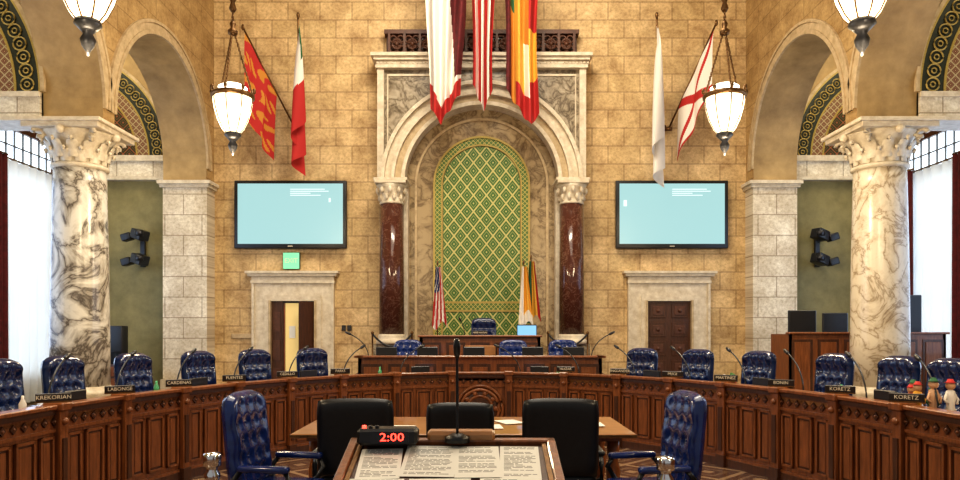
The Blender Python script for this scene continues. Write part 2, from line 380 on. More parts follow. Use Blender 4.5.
pts=[(cx-R*cos(pi*k/N),zc+R*sin(pi*k/N)) for k in range(N+1)]
pts=[(xl,zc)]+pts+[(xr,zc)]
for i in range(len(pts)-1):
    (x0,z0),(x1,z1)=pts[i],pts[i+1]
    if x1-x0>1e-4: b.prism([(x0,z0),(x1,z1),(x1,8.06),(x0,8.06)],17.6,17.988,m_gray)
for sx in (-1,1):
    b.b2(cx+sx*2.38,cx+sx*2.54,17.5,17.99,5.3,8.06,m_trim)
    b.b2(cx+sx*2.28,cx+sx*2.31,17.57,17.62,6.2,7.95,m_trim); b.b2(cx+sx*1.2,cx+sx*2.31,17.572,17.62,7.9,7.95,m_trim)
    b.b2(cx+sx*1.90,cx+sx*2.5,17.62,17.99,1.37,5.3,m_inmar); b.b2(cx+sx*1.80,cx+sx*1.90,17.55,17.95,1.3,5.3,m_trim)
for za,zb_,e in ((8.06,8.14,.04),(8.14,8.24,.0),(8.24,8.32,.08),(8.32,8.40,.14)):
    b.b2(cx-2.54-e,cx+2.54+e,17.48-e,17.999,za,zb_,m_trim)
for k in range(60): b.b2(cx-2.55+k*.0864,cx-2.50+k*.0864,17.45,17.5,8.16,8.22,m_trim)
for sx in (-1,1):
    X=cx+sx*2.16; Y=17.3
    b.lathe([(.36,1.36),(.38,1.42),(.34,1.48),(.31,1.50),(.33,1.55),(.30,1.6)],m_trim,(X,Y,0),32)
    b.lathe([(.30,1.6),(.295,3),(.275,4.72)],m_red,(X,Y,0),32)
    b.lathe([(.27,4.7),(.30,4.73),(.27,4.77),(.28,4.9),(.33,5.1),(.37,5.16)],m_trim,(X,Y,0),32)
    for row in range(2):
        for k in range(10):
            a=2*pi*(k+.5*row)/10
            b.ball((X+cos(a)*(.29+.05*row),Y+sin(a)*(.29+.05*row),4.86+.16*row),.06,m_trim,(.8,.8,1.4),5)
    b.box(X,Y,5.2,.74,.74,.07,m_trim,.01); b.box(X,Y+.1,5.27,.8,.86,.07,m_trim,.01)
b.obj('marble_niche_aedicule')
b=B(); y=17.78
b.b2(cx-2.4,cx+2.4,y-.06,y+.2,8.42,8.52,m_grille); b.b2(cx-2.4,cx+2.4,y-.06,y+.2,9.0,9.1,m_grille); b.b2(cx-2.36,cx+2.36,y+.1,17.999,8.5,9.0,m_wood2)
for k in range(13):
    X=cx-2.28+k*.38; b.b2(X-.03,X+.03,y-.06,y+.1,8.5,9.0,m_grille)
    if k<12:
        for dz in (-.12,.12): b.ring((X+.1,y-.02,8.75+dz),.085,.026,m_grille,'y',14); b.ring((X+.28,y-.02,8.75+dz),.085,.026,m_grille,'y',14)
        b.ring((X+.19,y-.03,8.75),.12,.028,m_grille,'y',16); b.ball((X+.19,y-.03,8.75),.06,m_grille,n=5)
b.obj('carved_wood_grille')
# ------------------------------------------------------------ screens
for X in (-4.69,4.75):
    b=B(); w,h=2.78,1.68
    b.b2(-w/2,w/2,-.05,.05,-h/2,h/2,m_plast,.02)
    b.b2(-w/2+.09,w/2-.09,-.056,-.045,-h/2+.11,h/2-.08,m_screen)
    for i,(ww,zz) in enumerate(((.85,.62),(.95,.57),(.5,.52),(.75,.47))): b.b2(0,ww,-.06,-.055,zz-.009,zz+.009,m_screen2)
    if X<0: b.b2(.95,1.0,-.06,-.055,.3,.4,m_screen2)
    else: b.b2(-1.2,-1.12,-.06,-.055,.2,.35,m_screen2)
    b.b2(-.06,.06,-.06,-.05,-h/2+.045,-h/2+.06,m_ltr)
    b.b2(-.4,.4,.05,.15,-.3,.3,m_metal)
    b.obj('wall_mounted_television',(X,17.85,4.56))
# ------------------------------------------------------------ doors
def doorway(cxx,name,opened):
    b=B(); w=.56; ht=2.42
    for sx in (-1,1):
        b.b2(cxx+sx*w,cxx+sx*(w+.14),17.86,17.999,0,ht+.14,m_trim); b.b2(cxx+sx*(w+.14),cxx+sx*(w+.40),17.90,17.999,0,ht+.14,m_trim); b.b2(cxx+sx*(w+.40),cxx+sx*(w+.46),17.86,17.999,0,2.86,m_trim)
        b.b2(cxx+sx*(w-.02),cxx+sx*(w+.03),17.82,17.999,0,ht+.02,m_trim2)
    b.b2(cxx-w,cxx+w,17.86,17.999,ht,ht+.14,m_trim); b.b2(cxx-w-.40,cxx+w+.40,17.9,17.999,ht+.14,2.86,m_trim)
    for za,zb_,e in ((2.86,2.93,.04),(2.93,3.03,.02),(3.03,3.1,.1),(3.1,3.16,.15)): b.b2(cxx-w-.44-e,cxx+w+.44+e,17.88-e,17.999,za,zb_,m_trim)
    b.obj('trim_'+name)
    b=B()
    if not opened:
        b.b2(cxx-w,cxx+w,17.94,17.998,0,ht,m_wood2)
        for i in range(2):
            for j in range(5):
                X=cxx-.27+.54*i; Z=.3+.47*j
                b.b2(X-.2,X+.2,17.92,17.945,Z-.18,Z+.18,m_wood2,.008); b.b2(X-.13,X+.13,17.905,17.925,Z-.11,Z+.11,m_grille,.008); b.ball((X,17.91,Z),.05,m_grille,n=5)
        b.ball((cxx+.48,17.9,1.05),.035,m_brass,n=6)
    else:
        b.b2(cxx-w,cxx+w,17.96,17.998,0,ht,m_plast)  # black sheet painted in for the darkness inside the open doorway
        b.b2(cxx-.24,cxx+.16,17.95,17.965,0,ht-.05,m_hall)
        b.b2(cxx-.56,cxx-.26,17.93,17.97,0,ht,m_wood2)
        for Z in (.5,1.2,1.9): b.b2(cxx-.5,cxx-.32,17.91,17.935,Z-.25,Z+.25,m_grille)
        b.box(cxx+.36,17.78,ht/2,.05,.40,ht-.04,m_wood2,0,Matrix.Rotation(-.8,4,'Z'))
        b.b2(cxx-.10,cxx+.05,17.93,17.95,1.5,1.8,m_paper)
        b.b2(cxx-.24,cxx-.20,17.94,17.96,0,ht-.05,m_wood)
        b.b2(cxx-.24,cxx+.16,17.94,17.96,0,.5,m_wood2)
    b.obj(name)
doorway(-4.65,'door_1',True); doorway(4.70,'door_2',False)
b=B(); b.box(0,0,0,.42,.08,.42,m_plast,.01); b.box(0,-.043,0,.40,.01,.40,m_exit); b.text('EXIT',.16,m_ltr,(0,-.05,0)); b.obj('exit_sign',(-4.69,17.93,3.42))
b=B(); b.box(0,0,0,.5,.04,.12,m_trim2,.01); b.obj('wall_vent',(-5.95,17.97,1.55))
b=B()
for i in range(2): b.box(i*.14,0,0,.1,.04,.14,m_metal,.01)
b.obj('wall_switch_plate',(-3.4,17.97,1.75))
# ------------------------------------------------------------ AV fixtures
for sg in (-1,1):
    b=B(); b.box(0,0,0,.12,.08,.9,m_plast,.01)
    for z in (.3,-.3):
        b.tube([(0,0,z),(sg*-.05,-.3,z)],.03,m_plast); b.box(-sg*.12,-.42,z,.34,.3,.24,m_plast,.03,Matrix.Rotation(.4*sg,4,'Z')@Matrix.Rotation(.3,4,'Y')); b.lathe([(.09,0),(.1,.12)],m_metal,(-sg*.2,-.62,z-.05),16)
        b.box(sg*.22,-.35,z-.05,.24,.24,.18,m_plast,.03,Matrix.Rotation(-.3,4,'Y'))
        b.tube([(0,-.2,z),(sg*.22,-.35,z)],.03,m_plast)
    b.obj('wall_speaker_cluster',(sg*8.4,17.95,3.72))
# ------------------------------------------------------------ horseshoe desk
AX,AY,Y0=3.8,5.9,5.5
def arcP(t,off=0):
    x,y=AX*cos(t),AY*sin(t); nx,ny=cos(t)/AX,sin(t)/AY; l=math.hypot(nx,ny)
    return (x+off*nx/l,Y0+y+off*ny/l)
def arcA(t):
    nx,ny=cos(t)/AX,sin(t)/AY; return math.atan2(ny,nx)-pi/2
NN=2000; cum=[0]; tt=[pi*k/NN for k in range(NN+1)]
for k in range(NN):
    a=arcP(tt[k]);c=arcP(tt[k+1]); cum.append(cum[-1]+math.hypot(a[0]-c[0],a[1]-c[1]))
def tat(s_): return tt[min(range(NN+1),key=lambda q:abs(cum[q]-s_))]
NS=17; joints=[tat(cum[-1]*i/NS) for i in range(NS+1)]
jt=[(arcP(t),arcP(t,.62)) for t in joints]
jt=[((AX,2.9),(AX+.62,2.9)),((AX,4.2),(AX+.62,4.2))]+jt+[((-AX,4.2),(-AX-.62,4.2)),((-AX,2.9),(-AX-.62,2.9))]
b=B()
for i in range(len(jt)-1):
    (p0,q0),(p1,q1)=jt[i],jt[i+1]
    P0=Vector((*p0,0));P1=Vector((*p1,0)); d=P1-P0; L=d.length; ang=math.atan2(d.y,d.x)
    b.T=Matrix.Identity(4); b.hprism([p0,p1,q1,q0],.90,.94,m_woodl)
    b.T=Matrix.Translation(P0)@Matrix.Rotation(ang,4,'Z')
    b.b2(0,L,-.05,0,0,1.0,m_wood)
    b.b2(-.01,L+.01,-.10,.05,1.0,1.04,m_wood,.008)
    b.b2(0,L,0,.03,.0,.10,m_wood2); b.b2(0,L,0,.02,.10,.13,m_wood)
    b.b2(0,L,0,.022,.955,1.0,m_wood2); b.b2(0,L,0,.022,.80,.83,m_wood)
    ctr=(i==(len(jt)-1)//2)
    nb=7
    for k in range(nb):
        X=L*(k+.5)/nb; s=.042
        b.box(X,.006,.892,s*1.35,.02,s*1.35,m_wood2,0,Matrix.Rotation(pi/4,4,'Y')); b.ball((X,.015,.892),.014,m_wood,n=4)
    if not ctr:
        for k in range(3):
            xa=L*k/3+(.09 if k==0 else .03); xb=L*(k+1)/3-(.09 if k==2 else .03)
            b.b2(xa,xb,0,.012,.18,.77,m_wood2)
            for (u0,u1,w0,w1) in ((xa,xa+.025,.18,.77),(xb-.025,xb,.18,.77),(xa,xb,.18,.205),(xa,xb,.745,.77)): b.b2(u0,u1,0,.03,w0,w1,m_wood)
            if xb-xa>.12: b.b2(xa+.045,xb-.045,.008,.022,.225,.725,m_wood,.006)
    else:
        for R_,yy in ((.36,.03),(.30,.05),(.2,.04)): b.ring((L/2,yy-.01,.46),R_,.028,m_wood,'y',32)
        b.ball((L/2,.02,.46),.3,m_wood2,(1,.1,1),10)
        for k in range(10):
            a=2*pi*k/10; b.ball((L/2+.25*cos(a),.04,.46+.25*sin(a)),.04,m_wood,(1,.6,1),5)
        b.ball((L/2,.04,.46),.1,m_wood,(.8,.5,1.1),6)
        b.b2(0,.06,0,.04,.1,1,m_wood2); b.b2(L-.06,L,0,.04,.1,1,m_wood2)
    b.b2(-.055,.055,0,.06,0,1.0,m_wood); b.b2(-.07,.07,-.1,.09,.985,1.055,m_wood,.01); b.b2(-.065,.065,0,.075,0,.14,m_wood2)
    b.b2(-.03,.03,.055,.072,.2,.74,m_wood2); b.ball((0,.065,.89),.035,m_wood,n=5)
    b.b2(-.03,.03,-.60,-.05,.2,.9,m_wood2)
b.T=Matrix.Identity(4)
b.obj('horseshoe_council_desk')
b=B(); outer=[]; inner=[]
for k in range(61):
    t=pi*k/60; p=arcP(t,.06); inner.append(p)
    dx,dy=cos(t),sin(t)
    s1=(5.75/abs(dx)) if abs(dx)>1e-6 else 1e9; s2=((17.1-Y0)/dy) if dy>1e-6 else 1e9
    s_=min(s1,s2); outer.append((dx*s_,Y0+dy*s_))
inner=[(AX+.06,2.5)]+inner+[(-AX-.06,2.5)]; outer=[(5.75,2.5)]+outer+[(-5.75,2.5)]
for i in range(len(inner)-1): b.hprism([inner[i],inner[i+1],outer[i+1],outer[i]],.0,.2,m_carpet)
b.obj('raised_platform')
b=B(); b.b2(-2.7,2.7,12.45,13.9,.201,.32,m_carpet); b.b2(-2.7,2.7,13.9,17.1,.201,.75,m_carpet); b.b2(-1.9,-1.3,13.6,13.9,.32,.53,m_wood); b.obj('dais_platform')
b=B()
def panel_wall(x0,x1,y,z0,z1,n,m=m_wood):
    b.b2(x0,x1,y,y+.06,z0,z1,m); w=(x1-x0)/n
    for k in range(n):
        a,c=x0+w*k+.05,x0+w*(k+1)-.05
        b.b2(a,c,y-.012,y,z0+.1,z1-.1,m_wood2); b.b2(a+.05,c-.05,y-.025,y,z0+.15,z1-.15,m,.005)
    b.b2(x0-.03,x1+.03,y-.08,y+.1,z1,z1+.04,m_wood,.01)
panel_wall(-2.05,2.05,12.1,.2,1.23,9); b.b2(-2.05,2.05,12.2,12.44,1.12,1.16,m_woodl)
for sx in (-1,1): b.b2(sx*2.05,sx*1.99,12.1,12.44,.2,1.25,m_wood); b.b2(sx*2.1,sx*1.96,12.02,12.44,1.23,1.27,m_wood)
b.obj('clerk_desk')
b=B(); panel_wall(-1.17,1.17,13.95,.75,1.56,5,m_wood); b.b2(-1.17,1.17,14.0,14.6,1.46,1.5,m_woodl)
for sx in (-1,1): b.b2(sx*1.17,sx*1.11,13.95,14.65,.75,1.58,m_wood)
b.b2(-.3,.3,13.9,13.95,1.0,1.4,m_woodl,.01)
b.obj('president_desk')
# ------------------------------------------------------------ chairs
def chair(mat,tuft=True,w=.54,top=1.2,roll=True,arms=True,sq=.16):
    b=B(); zb=.50; h=top-zb
    btn=[]
    if tuft:
        for r in range(5):
            for c in range(3+(r%2)):
                btn.append(((c-(1+.5*(r%2)))*.46,-.72+r*.36))
    tilt=.10
    def back(sgn):
        def f(u,v):
            U,Vv=2*u-1,2*v-1
            cw=1-sq*max(0,abs(Vv)-.55)**1.5*2
            x=w/2*U*cw; z=zb+h/2*(Vv+1)
            if Vv>.6: z-=.05*(abs(U)**4)*(Vv-.6)/.4*(sq/.16)
            t=(max(0,1-abs(U)**8)**.5)*(max(0,1-abs(Vv)**10)**.5)
            d=.055*t
            if sgn>0:
                d*=1.25
                for bx,bz in btn: d-=.03*t*math.exp(-(((U-bx)*w/.10)**2+((Vv-bz)*h/.10)**2)*.9)
                if roll and Vv>.55: d+=.03*t*math.sin(min(1,(Vv-.55)/.42)*pi)
                d+=.035*t*abs(U)**5
            return (x,-.25-tilt*(z-zb)+sgn*d,z)
        return f
    N=30
    b.surf(back(1),N,N,mat); b.surf(back(-1),N,N,mat)
    for bx,bz in btn:
        z=zb+h/2*(bz+1); b.ball((w/2*bx,-.25-tilt*(z-zb)+.036,z),.012,mat,n=4)
    b.box(0,0,.46,w-.02,.52,.13,mat,.05); b.box(0,0,.39,w-.06,.46,.04,m_plast,.01)
    if arms:
        for s in (-1,1):
            X=s*(w/2+.03)
            b.box(X,.0,.68,.075,.38,.05,mat,.024)
            b.tube([(X,.16,.67),(X,.20,.60),(X,.14,.50),(s*(w/2-.04),.06,.42)],.022,m_plast)
            b.tube([(X,-.16,.67),(X,-.22,.60),(X,-.22,.48),(s*(w/2-.04),-.12,.42)],.022,m_plast)
    b.lathe([(.035,.12),(.035,.30),(.05,.30),(.05,.38)],m_metal,n=14)
    for k in range(5):
        a=2*pi*k/5+.3; ca,sa=cos(a),sin(a)
        b.tube([(0,0,.13),(.15*ca,.15*sa,.11),(.29*ca,.29*sa,.075)],[.035,.028,.02],m_metal,8)
        b.ball((.29*ca,.29*sa,.032),.032,m_plast,n=6)
    me=b.obj('tmp').data; bpy.data.objects.remove(bpy.data.objects['tmp']); return me
me_mem=chair(m_bsheen,True,.54,1.21)
me_blue=chair(m_navy2,True,.54,1.20,False)
me_ctr=chair(m_black,False,.62,1.15,False,sq=.07)
def face(x,y,tx,ty): return math.atan2(ty-y,tx-x)-pi/2
def seat_at(ratio,sg):
    t=min((tt[k] for k in range(0,NN//2)),key=lambda q:abs(arcP(q,1.22)[0]/arcP(q,1.22)[1]-ratio))
    x,y=arcP(t,.96); a=arcA(t)+pi
    if sg<0: x=-x; a=-a
    inst(me_mem,'executive_chair',(x,y,.2),a)
for r in (.665,.576,.479,.389,.311,.232): seat_at(r,-1)
for r in (.650,.579,.490,.385,.301,.224): seat_at(r,1)
inst(me_mem,'executive_chair',(.08,15.1,.75),pi)
for x in (-1.35,.62,1.55): inst(me_blue,'clerk_chair',(x,13.2,.32),pi)
inst(me_blue,'leather_armchair',(-1.50,5.46,0),face(0,0,.985,-.17),1.03); inst(me_blue,'leather_armchair',(1.27,5.46,0),face(0,0,-.985,-.17),1.03)
inst(me_ctr,'office_chair',(-1.02,6.12,0),.04); inst(me_ctr,'office_chair',(.66,6.12,0),-.03); inst(me_ctr,'office_chair',(-.17,6.45,0),0,.94)
# ------------------------------------------------------------ table
b=B(); x0,x1,y0,y1=-1.72,1.42,6.5,7.8
b.b2(x0,x1,y0,y1,.72,.76,m_woodl,.012); b.b2(x0+.07,x1-.07,y0+.35,y1-.05,.64,.72,m_wood)
for X in (x0+.14,x1-.14):
    for Y in (y0+.42,y1-.12):
        b.lathe([(.05,0),(.055,.06),(.035,.1),(.06,.2),(.07,.35),(.045,.46),(.06,.5),(.06,.66)],m_wood,(X,Y,0),16)
b.b2(x0+.1,x1-.1,7.2,7.26,.12,.18,m_wood)
b.b2(x0,x1,y0-.004,y0+.02,.73,.752,m_brass)
b.obj('clerk_table')
b=B()
for i,(x,y,r) in enumerate(((-1.4,7.2,.2),(-.75,6.9,-.1),(.1,6.95,.1),(.3,7.3,.4),(1.1,7.1,0))): b.box(x,y,.763+.002*i,.22,.3,.004,m_paper,0,Matrix.Rotation(r,4,'Z'))
b.obj('paper_sheets')
# ------------------------------------------------------------ lectern
b=B(); LX=-.11
sl=math.atan2(.157,.6)
TL=Matrix.Translation((LX,2.9,1.257))@Matrix.Rotation(sl,4,'X')
b.T=TL
b.b2(-.41,.41,-.62,0,-.05,-.012,m_woodl)
b.b2(-.375,.375,-.60,-.03,-.012,-.006,m_wood2)
for s in (-1,1): b.b2(s*.41,s*.375,-.62,0,-.03,.012,m_wood,.005); b.b2(s*.372,s*.355,-.6,-.02,-.012,.002,m_brass)
b.b2(-.41,.41,-.035,0,-.03,.012,m_wood,.005); b.b2(-.41,.41,-.64,-.6,-.03,.03,m_wood,.005)
b.b2(-.10,.17,-.03,.02,.0,.045,m_woodl,.012)
b.T=Matrix.Identity(4)
b.b2(LX-.36,LX+.36,2.42,2.84,.08,1.08,m_wood); b.b2(LX-.40,LX+.40,2.38,2.88,0,.1,m_wood2)
for k in range(3): b.b2(LX-.32+.22*k,LX-.13+.22*k,2.84,2.86,.2,.98,m_wood2)
for s in (-1,1): b.b2(LX+s*.34,LX+s*.36,2.38,2.86,.95,1.12,m_wood)
b.obj('lectern')
b=B(); b.T=TL
def sheet(x,y,w,h,rot,z):
    T=b.T.copy(); b.T=T@Matrix.Translation((x,y,z))@Matrix.Rotation(rot,4,'Z')
    b.b2(-w/2,w/2,-h/2,h/2,0,.0015,m_paper)
    n=int(h/.011)
    for k in range(1,n-1):
        if random.random()<.12: continue
        yy=h/2-k*h/n; xs=-w/2+.015
        while xs<w/2-.03:
            l=random.uniform(.012,.04); xe=min(xs+l,w/2-.015); b.b2(xs,xe,yy-.0017,yy+.0017,.0015,.0019,m_ink); xs=xe+.005
            if random.random()<.05: break
    b.T=T
sheet(-.265,-.21,.16,.26,.05,-.004); sheet(-.08,-.19,.20,.27,-.03,-.003); sheet(.10,-.20,.17,.27,.02,-.001); sheet(.26,-.2,.15,.28,-.03,-.003)
sheet(-.26,-.45,.2,.22,.0,-.004); sheet(-.03,-.46,.22,.24,.02,-.003); sheet(.22,-.46,.22,.24,0,-.002)
b.obj('agenda_papers')
b=B(); b.box(0,0,0,.235,.10,.065,m_plast,.012); b.box(.01,-.05,.0,.15,.004,.046,m_metal)
b.text('2:00',.045,m_redled,(.02,-.054,0),sx=1.25)
for i in range(3): b.lathe([(.008,0),(.008,.012)],m_redled if i==0 else m_metal,(-.09+i*.025,-.03,.032),10)
b.obj('countdown_timer',(LX-.25,2.83,1.285))
def gooseneck(name,loc,h,bend,rz,s=1):
    b=B(); b.lathe([(.05*s,0),(.05*s,.02*s),(.02*s,.035*s)],m_plast,n=16)
    pts=[(0,bend*(t**2.2),.03+h*(t-.12*t**3)) for t in [k/12 for k in range(13)]]
    b.tube(pts,.0055*s,m_plast,8); p=Vector(pts[-1]);d=(p-Vector(pts[-2])).normalized()
    b.tube([p-d*.02,p,p+d*.03*s,p+d*.06*s],[.008*s,.013*s,.014*s,.009*s],m_plast,10)
    return b.obj(name,loc,rz)
gooseneck('podium_microphone',(LX+.02,2.86,1.255),.37,-.05,0)
# ------------------------------------------------------------ chrome posts
for X in (-1.86,1.25):
    b=B(); b.lathe([(.15,0),(.15,.02),(.05,.04),(.025,.07),(.025,.62),(.03,.64),(.05,.66),(.055,.70),(.035,.73),(.04,.75),(.06,.76),(.062,.83),(.055,.845),(.02,.85)],m_chrome,n=24)
    b.obj('chrome_stanchion',(X,5.0 if X<0 else 4.85,0))
# ------------------------------------------------------------ desk-top things
NM={1:'KORETZ',2:'KORETZ',3:'BONIN',4:'MARTINEZ',5:'PRICE',6:'ENGLANDER',7:'HUIZAR',11:'PARKS',12:'CEDILLO',13:'FUENTES',14:'CARDENAS',15:'LABONGE',16:'KREKORIAN'}
for i in list(range(1,8))+list(range(11,17)):
    t=joints[i]; p=arcP(t,.04)
    b=B(); b.box(0,0,.045,.28,.03,.072,m_plate,.006); b.box(0,.01,.006,.28,.05,.012,m_brass); b.text(NM[i],.05,m_ltr,(0,-.018,.045))
    b.obj('nameplate',(p[0],p[1],1.056),arcA(t)*.4)
def step(t,ds):
    return t+ds/math.hypot(AX*sin(t),AY*cos(t))
for i in range(0,17):
    if i==8: continue
    tm=(joints[i]+joints[i+1])/2
    t=step(tm,.30); p=arcP(t,.22); gooseneck('desk_microphone',(p[0],p[1],.94),.52,.40,arcA(t)+(1.3 if i<8 else -1.3),1.6)
    if i%2==1:
        p=arcP(tm,.18); b=B(); b.box(0,0,.10,.30,.03,.17,m_plast,.01); b.box(0,.017,.10,.27,.002,.14,m_screenb); b.box(0,.03,.008,.2,.12,.016,m_plast,.004); b.tube([(0,.03,.01),(0,.02,.1)],.015,m_plast)
        b.obj('desk_monitor',(p[0],p[1],.94),arcA(tm))
    p=arcP(tm,.44); b=B(); b.box(0,0,.006,.22,.24,.012,m_paper,0,Matrix.Rotation(.2,4,'Z')); b.box(.02,0,.015,.21,.24,.006,m_paper)
    b.obj('document_stack',(p[0],p[1],.94),arcA(tm))
    if i in (2,7,10,14,16,4):
        t=step(tm,-.28); q=arcP(t,.2); b=B(); b.lathe([(.03,0),(.03,.12),(.012,.16),(.012,.19)],m_bottle if i%4 else m_white,n=14); b.obj('water_bottle',(q[0],q[1],.94))
def pot(loc,m):
    b=B(); b.lathe([(.04,0),(.055,.09),(.06,.1)],m,n=16)
    for k in range(26):
        a=random.uniform(0,2*pi); r=random.uniform(.01,.07); z=random.uniform(.1,.2)
        b.ball((r*cos(a),r*sin(a),z),.026,m_leaf,(1,1,.7),4)
    b.obj('potted_plant',loc)
t=step((joints[4]+joints[5])/2,-.4); p=arcP(t,.2); pot((p[0],p[1],.94),m_terra)
for k,(x,y,h,m) in enumerate(((3.92,6.45,.30,m_cyel),(4.0,6.35,.34,m_skin),(3.95,6.60,.26,m_cred),(4.08,6.5,.25,m_cgrn),(4.13,6.32,.33,m_white),(4.02,6.68,.30,m_cyel),(4.16,6.62,.24,m_cred))):
    b=B(); b.lathe([(.035,0),(.045,.02),(.032,h*.3),(.045,h*.5),(.034,h*.68),(.012,h*.72)],m,n=12); b.ball((0,0,h*.82),h*.12,m_skin,n=6); b.lathe([(h*.15,h*.9),(h*.1,h*.92),(h*.06,h)],m_cgrn if k%2 else m_cred,n=10)
    for s in (-1,1): b.tube([(s*.03,0,h*.62),(s*.06,-.01,h*.45),(s*.04,-.03,h*.35)],.012,m)
    b.obj('figurine',(x,y,.94))
b=B(); b.box(0,0,.17,.40,.03,.28,m_plast,.01,Matrix.Rotation(-.15,4,'X')); b.box(0,-.018,.17,.37,.004,.24,m_screenb,0,Matrix.Rotation(-.15,4,'X')); b.box(0,.03,.01,.22,.16,.02,m_plast); b.tube([(0,.03,.01),(0,.02,.15)],.02,m_plast)
b.obj('computer_monitor',(.93,14.3,1.50)); 
for x in (-1.6,-.9,-.1,.9,1.6):
    b=B(); b.box(0,0,.14,.36,.03,.22,m_plast,.01); b.box(0,.02,.01,.2,.14,.02,m_plast); b.tube([(0,.02,.01),(0,.02,.12)],.015,m_plast); b.box(0,.017,.14,.32,.004,.18,m_screenb); b.obj('desk_monitor',(x,12.32,1.16))
b=B(); b.box(0,0,.05,.3,.03,.08,m_plate,.005); b.text('HERB WESSON',.04,m_ltr,(0,-.017,.05)); b.obj('nameplate',(0,14.0,1.6))
gooseneck('desk_microphone',(-.3,14.2,1.5),.4,.15,2.6,1.4); gooseneck('desk_microphone',(-1.9,12.3,1.16),.5,.35,1.3,1.6); gooseneck('desk_microphone',(1.9,12.3,1.16),.5,.35,-1.3,1.6)
for sg in (-1,1):
    b=B(); xs=(sg*2.45,sg*1.55)
    for X in xs: b.lathe([(.12,0),(.12,.02),(.02,.04),(.02,.85),(.035,.87),(.035,.9),(.01,.93)],m_brass,(X,16.4,0),16)
    b.tube([(xs[0]+(xs[1]-xs[0])*t,16.4,.86-.28*4*t*(1-t)) for t in [k/12 for k in range(13)]],.022,m_plast)
    b.obj('rope_barrier',(0,0,.75))
def standflag(X,Y,kind,z0=.75,top=2.15):
    b=B(); b.lathe([(.16,0),(.16,.03),(.04,.06)],m_brass,n=20); b.tube([(0,0,.03),(0,0,top)],.015,m_brass); b.ball((0,0,top+.05),.035,m_brass,(.7,.7,1.6),6)
    def f(u,v):
        w=.06+.12*v; return ((u-.35)*w*2,-.03+.05*sin(u*5*pi),top-.05-v*(1.35+.1*sin(u*7)))
    def mt(u,v):
        if kind=='us':
            if v<.42 and u<.6: return m_cblue if int(u*14+v*22)%4 else m_white
            return m_cred if int(u*7+v*1.5)%2 else m_white
        if kind=='la': return m_cgrn if u<.45 else (m_cyel if u<.8 else m_cred)
        return m_white if (u<.35 or v>.8) else m_cyel
    b.surf(f,30,24,mt); b.obj('standing_flag',(X,Y,z0))
standflag(-.98,16.6,'us',top=2.45); standflag(1.19,16.8,'la',top=2.6); standflag(1.0,16.5,'ca',top=2.45)
# ------------------------------------------------------------ wall flags
def wallflag(base,tip,L,mt,s1=.62,fold=.05,conv=.8,nf=3,ext=0):
    b=B(); A=Vector(base);T=Vector(tip); d=(A-T)
    b.tube([A,T],.022,m_brass); b.ball(T,.05,m_brass,(.8,.8,1.5),6); b.lathe([(.09,-.03),(.09,.03),(.04,.06)],m_brass,(A.x,A.y-.03,A.z),12)
    mid=T+d*(.04+s1/2)
    def f(u,v):
        p=T+d*(.04+s1*u)
        q=p.lerp(Vector((mid.x,mid.y,p.z)),(1-conv)*v)
        return (q.x+ext*v**.6+fold*sin(u*nf*2*pi+v)*v**.4,q.y+fold*cos(u*nf*2*pi)*v**.5,q.z-v*(L-(.25*abs(u-.4))*L*.5))
    b.surf(f,60,60,mt); return b.obj('hanging_flag')
def lion(u,v):
    k=sin(u*11+sin(v*11)*2.2)*sin(v*11+u*4+1)
    return m_corange if abs(k)>.58 else m_cred
wallflag((-4.6,17.97,6.7),(-5.6,17.0,8.85),1.75,lion,.60,.05,.9,2,-.10)
wallflag((-4.5,17.97,6.75),(-4.22,16.7,9.0),2.3,lambda u,v: m_cgrn if (u<.16 and v<.3) else (m_white if v<.55-.12*u else m_cred),.6,.15,.55,2)
wallflag((4.55,17.97,6.75),(4.10,16.7,9.0),2.6,lambda u,v: m_white,.6,.19,.55,2)
wallflag((4.7,17.97,6.7),(5.58,17.0,8.95),1.5,lambda u,v: m_cred if (abs(u-v)<.075 or abs(u-(1-v))<.075 or v>.95) else m_white,.72,.05,1.0,2,-.08)
def bigflag(X,wd,zt,zb_,tipu,mt,ph=0,skew=0):
    b=B(); Y=16.6
    b.tube([(X,17.97,9.3),(X,16.1,11.4)],.025,m_brass); b.lathe([(.09,-.03),(.09,.03),(.04,.06)],m_brass,(X,17.94,9.3),12)
    def f(u,v):
        z_b=zb_+abs(u-tipu)*1.1
        zt_=zt+(.9*(.5-u))
        z=zt_-v*(zt_-z_b)
        w=wd*(1-.18*v+.08*sin(v*5+ph))
        return (X+(u-.5)*w+skew*v,Y+.13*sin(u*6*pi+ph+v*1.5)+.05*sin(v*4),z)
    b.surf(f,60,70,mt); b.obj('hanging_flag')
bigflag(-.80,.94,10.6,6.45,.35,lambda u,v: m_maroon if (u>.50+.35*v and v<.85) else (m_cred if v>.92-.1*abs(u-.5) or (u<.12 and v>.85) else m_white),0,0)
bigflag(.06,.56,10.6,6.75,.55,lambda u,v: (m_cred if int(u*7)%2==0 else m_white),1.3)
def la(u,v):
    if u<.16: return m_maroon
    if u<.30: return m_cgrn if v<.45 else m_corange
    if u<.58: return m_cyel if v<.86 else m_cred
    if u<.74: return m_corange if v<.55 else (m_white if v<.86 else m_cred)
    return m_cred if v<.45 or v>.75 else m_cyel
bigflag(.92,.86,10.6,6.4,.75,la,2.2,.06)
